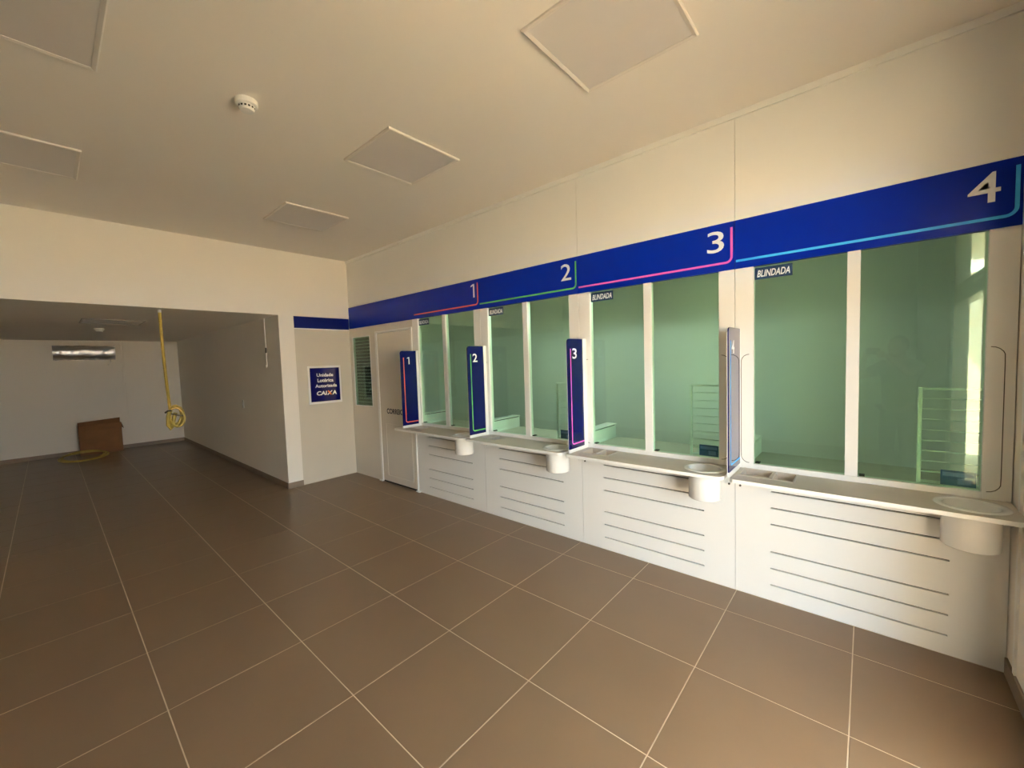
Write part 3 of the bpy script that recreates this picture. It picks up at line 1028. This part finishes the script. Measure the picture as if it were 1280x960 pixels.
# ------------------------------------------------------------------ street outside (seen only mirrored in the glass)
b = BM(); box(b, 6.5, 40, -45, 25, -0.30, -0.06)
struct('pavement', b, PAVE, label='sunlit street paving outside the entrance')
far = thing('street_building', 'beige neighbouring building mirrored as a bright strip in the glass', 'building', (9.0, -17, -0.06))
b = BM(); box(b, 6.9, 11.0, -21, -15, -0.06, 6.0); obj('wall', b, FACADE, far)
b = BM(); box(b, 7.75, 8.15, -14.98, -14.9, 2.3, 3.3); obj('shutter', b, FACADE, far)
b = BM(); box(b, 7.25, 7.55, -15.0, -14.96, 0.6, 1.3); obj('window', b, WINDK, far)
b = BM(); box(b, 6.8, 11.2, -15.9, -14.6, 3.7, 3.9); obj('canopy', b, LAM, far)
b = BM(); box(b, 6.39, 9.2, -5.6, 6.0, 2.78, 2.98)
struct('canopy', b, PAINT, label='flat canopy over the pavement outside the entrance')
op = thing('street_building', 'low building across the street, outside the picture', 'building', (21, -6, -0.06))
b = BM(); box(b, 20, 26, -30, 20, -0.06, 1.9); obj('wall', b, FACADE, op)
#PERSON#
# ------------------------------------------------------------------ the photographer, standing behind the camera (seen only as a dim reflection)
def evaluated(bm, mods):
    me = bpy.data.meshes.new('raw')
    bm.to_mesh(me)
    o = bpy.data.objects.new('raw', me)
    COL.objects.link(o)
    mods(o)
    dg = bpy.context.evaluated_depsgraph_get()
    out = bpy.data.meshes.new_from_object(o.evaluated_get(dg))
    bpy.data.objects.remove(o)
    bm2 = BM()
    bm2.from_mesh(out)
    bpy.data.meshes.remove(out)
    return bm2


def skinned(nodes, edges, root, sub=2):
    """nodes: name -> (position, radius); grows one smooth limb surface along the edges"""
    me = bpy.data.meshes.new('raw')
    keys = list(nodes)
    me.from_pydata([nodes[k][0] for k in keys], [(keys.index(a), keys.index(b)) for a, b in edges], [])
    o = bpy.data.objects.new('raw', me)
    COL.objects.link(o)
    o.modifiers.new('s', 'SKIN')
    ly = me.skin_vertices[0].data
    for i, k in enumerate(keys):
        r = nodes[k][1]
        ly[i].radius = r if isinstance(r, tuple) else (r, r)
        ly[i].use_root = (k == root)
    m = o.modifiers.new('b', 'SUBSURF')
    m.levels = sub
    dg = bpy.context.evaluated_depsgraph_get()
    out = bpy.data.meshes.new_from_object(o.evaluated_get(dg))
    bpy.data.objects.remove(o)
    bm = BM()
    bm.from_mesh(out)
    bpy.data.meshes.remove(out)
    return bm


def merge(a, b):
    me = bpy.data.meshes.new('raw')
    b.to_mesh(me)
    b.free()
    a.from_mesh(me)
    bpy.data.meshes.remove(me)
    return a


def ball(c, rx, ry, rz, ax=None, seg=16):
    bm = BM()
    bmesh.ops.create_uvsphere(bm, u_segments=seg, v_segments=seg // 2 + 2, radius=1)
    for v in bm.verts:
        v.co = Vector((v.co.x * rx, v.co.y * ry, v.co.z * rz))
        if ax:
            v.co = ax[0] * v.co.x + ax[1] * v.co.y + ax[2] * v.co.z
        v.co += Vector(c)
    return bm


PF = Vector((-0.658, 0.753, 0)).normalized()
PR = Vector((0.753, 0.658, 0)).normalized()
PZ = Vector((0, 0, 1))
BODY = Vector((CAM.x, CAM.y, 0)) - PF * 0.45 - PR * 0.02


def pp(r, f, z):
    return BODY + PR * r + PF * f + PZ * z


lens = CAM - FW * 0.012
phone_c = lens + RT * 0.055 - UP * 0.020
hand_r = CAM + RT * 0.150 - UP * 0.050 - FW * 0.050
hand_l = CAM - RT * 0.050 - UP * 0.060 - FW * 0.050
N = {
    'pelvis': (pp(0, 0, 0.93), (0.125, 0.100)), 'waist': (pp(0, 0.01, 1.07), (0.140, 0.105)), 'chest': (pp(0, 0.0, 1.27), (0.165, 0.115)),
    'collar': (pp(0, -0.01, 1.41), (0.10, 0.075)), 'neck': (pp(0, 0.015, 1.475), 0.056), 'skull': (pp(0.03, 0.045, 1.56), 0.066),
}
Eg = [('pelvis', 'waist'), ('waist', 'chest'), ('chest', 'collar'), ('collar', 'neck'), ('neck', 'skull')]
for sd, hand, elbow in ((1, hand_r, pp(0.30, 0.24, 1.30)), (-1, hand_l, pp(-0.27, 0.22, 1.25))):
    q = 'r' if sd > 0 else 'l'
    wrist = hand + (elbow - hand).normalized() * 0.085
    N['sh' + q] = (pp(sd * 0.165, -0.01, 1.385), 0.062)
    N['el' + q] = (elbow, 0.042)
    N['fa' + q] = (elbow.lerp(wrist, 0.35), 0.042)
    N['wr' + q] = (wrist, (0.026, 0.030))
    N['pa' + q] = (hand, (0.030, 0.022))
    Eg += [('collar', 'sh' + q), ('sh' + q, 'el' + q), ('el' + q, 'fa' + q), ('fa' + q, 'wr' + q), ('wr' + q, 'pa' + q)]
    N['hip' + q] = (pp(sd * 0.09, 0.0, 0.86), 0.082)
    N['kn' + q] = (pp(sd * 0.11, 0.02, 0.50), 0.060)
    N['ca' + q] = (pp(sd * 0.115, -0.01, 0.36), 0.056)
    N['an' + q] = (pp(sd * 0.12, -0.02, 0.09), 0.038)
    N['toe' + q] = (pp(sd * 0.135, 0.12, 0.035), 0.034)
    Eg += [('pelvis', 'hip' + q), ('hip' + q, 'kn' + q), ('kn' + q, 'ca' + q), ('ca' + q, 'an' + q), ('an' + q, 'toe' + q)]
body = skinned(N, Eg, 'pelvis')
hc_ = pp(0.03, 0.065, 1.605)
AX = (PR, PF, PZ)
merge(body, ball(hc_, 0.074, 0.094, 0.108, AX, 20))
merge(body, ball(hc_ + PF * 0.035 - PZ * 0.065, 0.050, 0.055, 0.050, AX))
merge(body, ball(hc_ + PF * 0.098 - PZ * 0.018, 0.013, 0.018, 0.026, AX, 10))
for sd in (1, -1):
    merge(body, ball(hc_ + PR * sd * 0.076 - PF * 0.005 - PZ * 0.010, 0.010, 0.022, 0.032, AX, 10))
# fingers close round the ends of the phone, the thumb from the side of the palm
for sd, hand in ((1, hand_r), (-1, hand_l)):
    q = RT * sd
    for i, ln in enumerate((0.90, 1.0, 0.95, 0.78)):
        base = hand + UP * (0.030 - 0.020 * i) + FW * 0.004
        ln *= 1.0 if sd > 0 else 0.62
        k1 = base - q * 0.006 * ln + FW * 0.030 - UP * 0.002
        k2 = base - q * 0.026 * ln + FW * 0.048
        k3 = base - q * 0.050 * ln + FW * 0.044
        merge(body, skinned({'a': (hand.lerp(base, 0.6), 0.0105), 'b': (k1, 0.0098), 'c': (k2, 0.0088), 'd': (k3, 0.0078)}, [('a', 'b'), ('b', 'c'), ('c', 'd')], 'a', 1))
    th = hand - UP * 0.022 - FW * 0.012
    merge(body, skinned({'a': (hand - FW * 0.004 - UP * 0.01, 0.012), 'b': (th - q * 0.022 - FW * 0.006, 0.011), 'c': (th - q * 0.048 + UP * 0.012 - FW * 0.004, 0.0095)}, [('a', 'b'), ('b', 'c')], 'a', 1))


def voxel(o):
    m = o.modifiers.new('r', 'REMESH')
    m.mode = 'VOXEL'
    m.voxel_size = 0.0065
    s_ = o.modifiers.new('s', 'SMOOTH')
    s_.factor = 0.5
    s_.iterations = 4


body = evaluated(body, voxel)
person = thing('person', 'person in dark T-shirt and grey trousers photographing with a phone, mirrored in booth 4', 'person', (BODY.x, BODY.y, 0))
obj('body', body, SKIN, person, smooth=True)
TS_ = {k: N[k] for k in ('pelvis', 'waist', 'chest', 'collar', 'shr', 'shl')}
T2 = {'pelvis': (pp(0, 0, 0.82), (0.148, 0.120)), 'waist': (N['waist'][0], (0.165, 0.128)), 'chest': (N['chest'][0], (0.185, 0.135)), 'collar': (pp(0, -0.01, 1.40), (0.112, 0.088)),
      'shr': (N['shr'][0], 0.080), 'shl': (N['shl'][0], 0.080),
      'slr': (N['shr'][0].lerp(N['elr'][0], 0.72), 0.068), 'sll': (N['shl'][0].lerp(N['ell'][0], 0.72), 0.068)}
obj('t_shirt', skinned(T2, [('pelvis', 'waist'), ('waist', 'chest'), ('chest', 'collar'), ('collar', 'shr'), ('collar', 'shl'), ('shr', 'slr'), ('shl', 'sll')], 'pelvis'), SHIRT, person, smooth=True)
T3 = {'p': (pp(0, 0, 0.97), (0.140, 0.110))}
e3 = []
for q, sd in (('r', 1), ('l', -1)):
    T3['h' + q] = (N['hip' + q][0], 0.092)
    T3['k' + q] = (N['kn' + q][0], 0.070)
    T3['a' + q] = (N['an' + q][0] + PZ * 0.02, 0.058)
    e3 += [('p', 'h' + q), ('h' + q, 'k' + q), ('k' + q, 'a' + q)]
obj('trousers', skinned(T3, e3, 'p'), JEANS, person, smooth=True)
for q, sd in (('r', 1), ('l', -1)):
    a_, t_ = N['an' + q][0], N['toe' + q][0]
    bm = skinned({'h': (a_ - PF * 0.02 - PZ * 0.035, 0.048), 'm': (a_.lerp(t_, 0.5) - PZ * 0.005, 0.047), 't': (t_ + PF * 0.05 + PZ * 0.008, 0.040)}, [('h', 'm'), ('m', 't')], 'm')
    for v in bm.verts:
        v.co.z = max(v.co.z, 0.001)
    obj('shoe', bm, SHOE, person, smooth=True)
hair = ball(hc_ + PZ * 0.012 - PF * 0.012, 0.081, 0.098, 0.108, AX, 24)
kill = [v for v in hair.verts if (v.co - hc_).dot(PF) > 0.045 and v.co.z < hc_.z + 0.062 or v.co.z < hc_.z - 0.055 or (v.co.z < hc_.z + 0.01 and (v.co - hc_).dot(PF) > -0.03)]
bmesh.ops.delete(hair, geom=kill, context='VERTS')
obj('hair', hair, HAIR, person, smooth=True)
for sd in (1, -1):
    obj('eye', ball(hc_ + PR * sd * 0.031 + PF * 0.083 + PZ * 0.004, 0.011, 0.009, 0.008, AX, 12), HAIR, person, smooth=True)
obj('mouth', ball(hc_ + PF * 0.086 - PZ * 0.064, 0.022, 0.006, 0.005, AX, 12), mat('lips', (0.35, 0.14, 0.11), 0.5, var=0.03), person, smooth=True)

ph = thing('phone', 'black phone held level by the person with both hands', 'phone', tuple(phone_c - UP * 0.04))
bm = BM()
pts = []
hw_, hh_, rr_ = 0.074, 0.036, 0.010
for cxp, cyp, a0 in ((hw_ - rr_, hh_ - rr_, 0), (-hw_ + rr_, hh_ - rr_, 90), (-hw_ + rr_, -hh_ + rr_, 180), (hw_ - rr_, -hh_ + rr_, 270)):
    pts += arc(cxp, cyp, rr_, a0, a0 + 90, 4)
prism(bm, pts, lambda u, v, t: tuple(phone_c + RT * u + UP * v - FW * t), 0.0, 0.008)
obj('case', bm, PHONEM, ph)
bm = BM()
lc = lens + RT * 0.0 + UP * 0.0
prism(bm, arc(0, 0, 0.012, 0, 337.5, 15), lambda u, v, t: tuple(lens + RT * u + UP * v + FW * t), 0.0, 0.0015)
obj('lens_ring', bm, STEEL, ph)
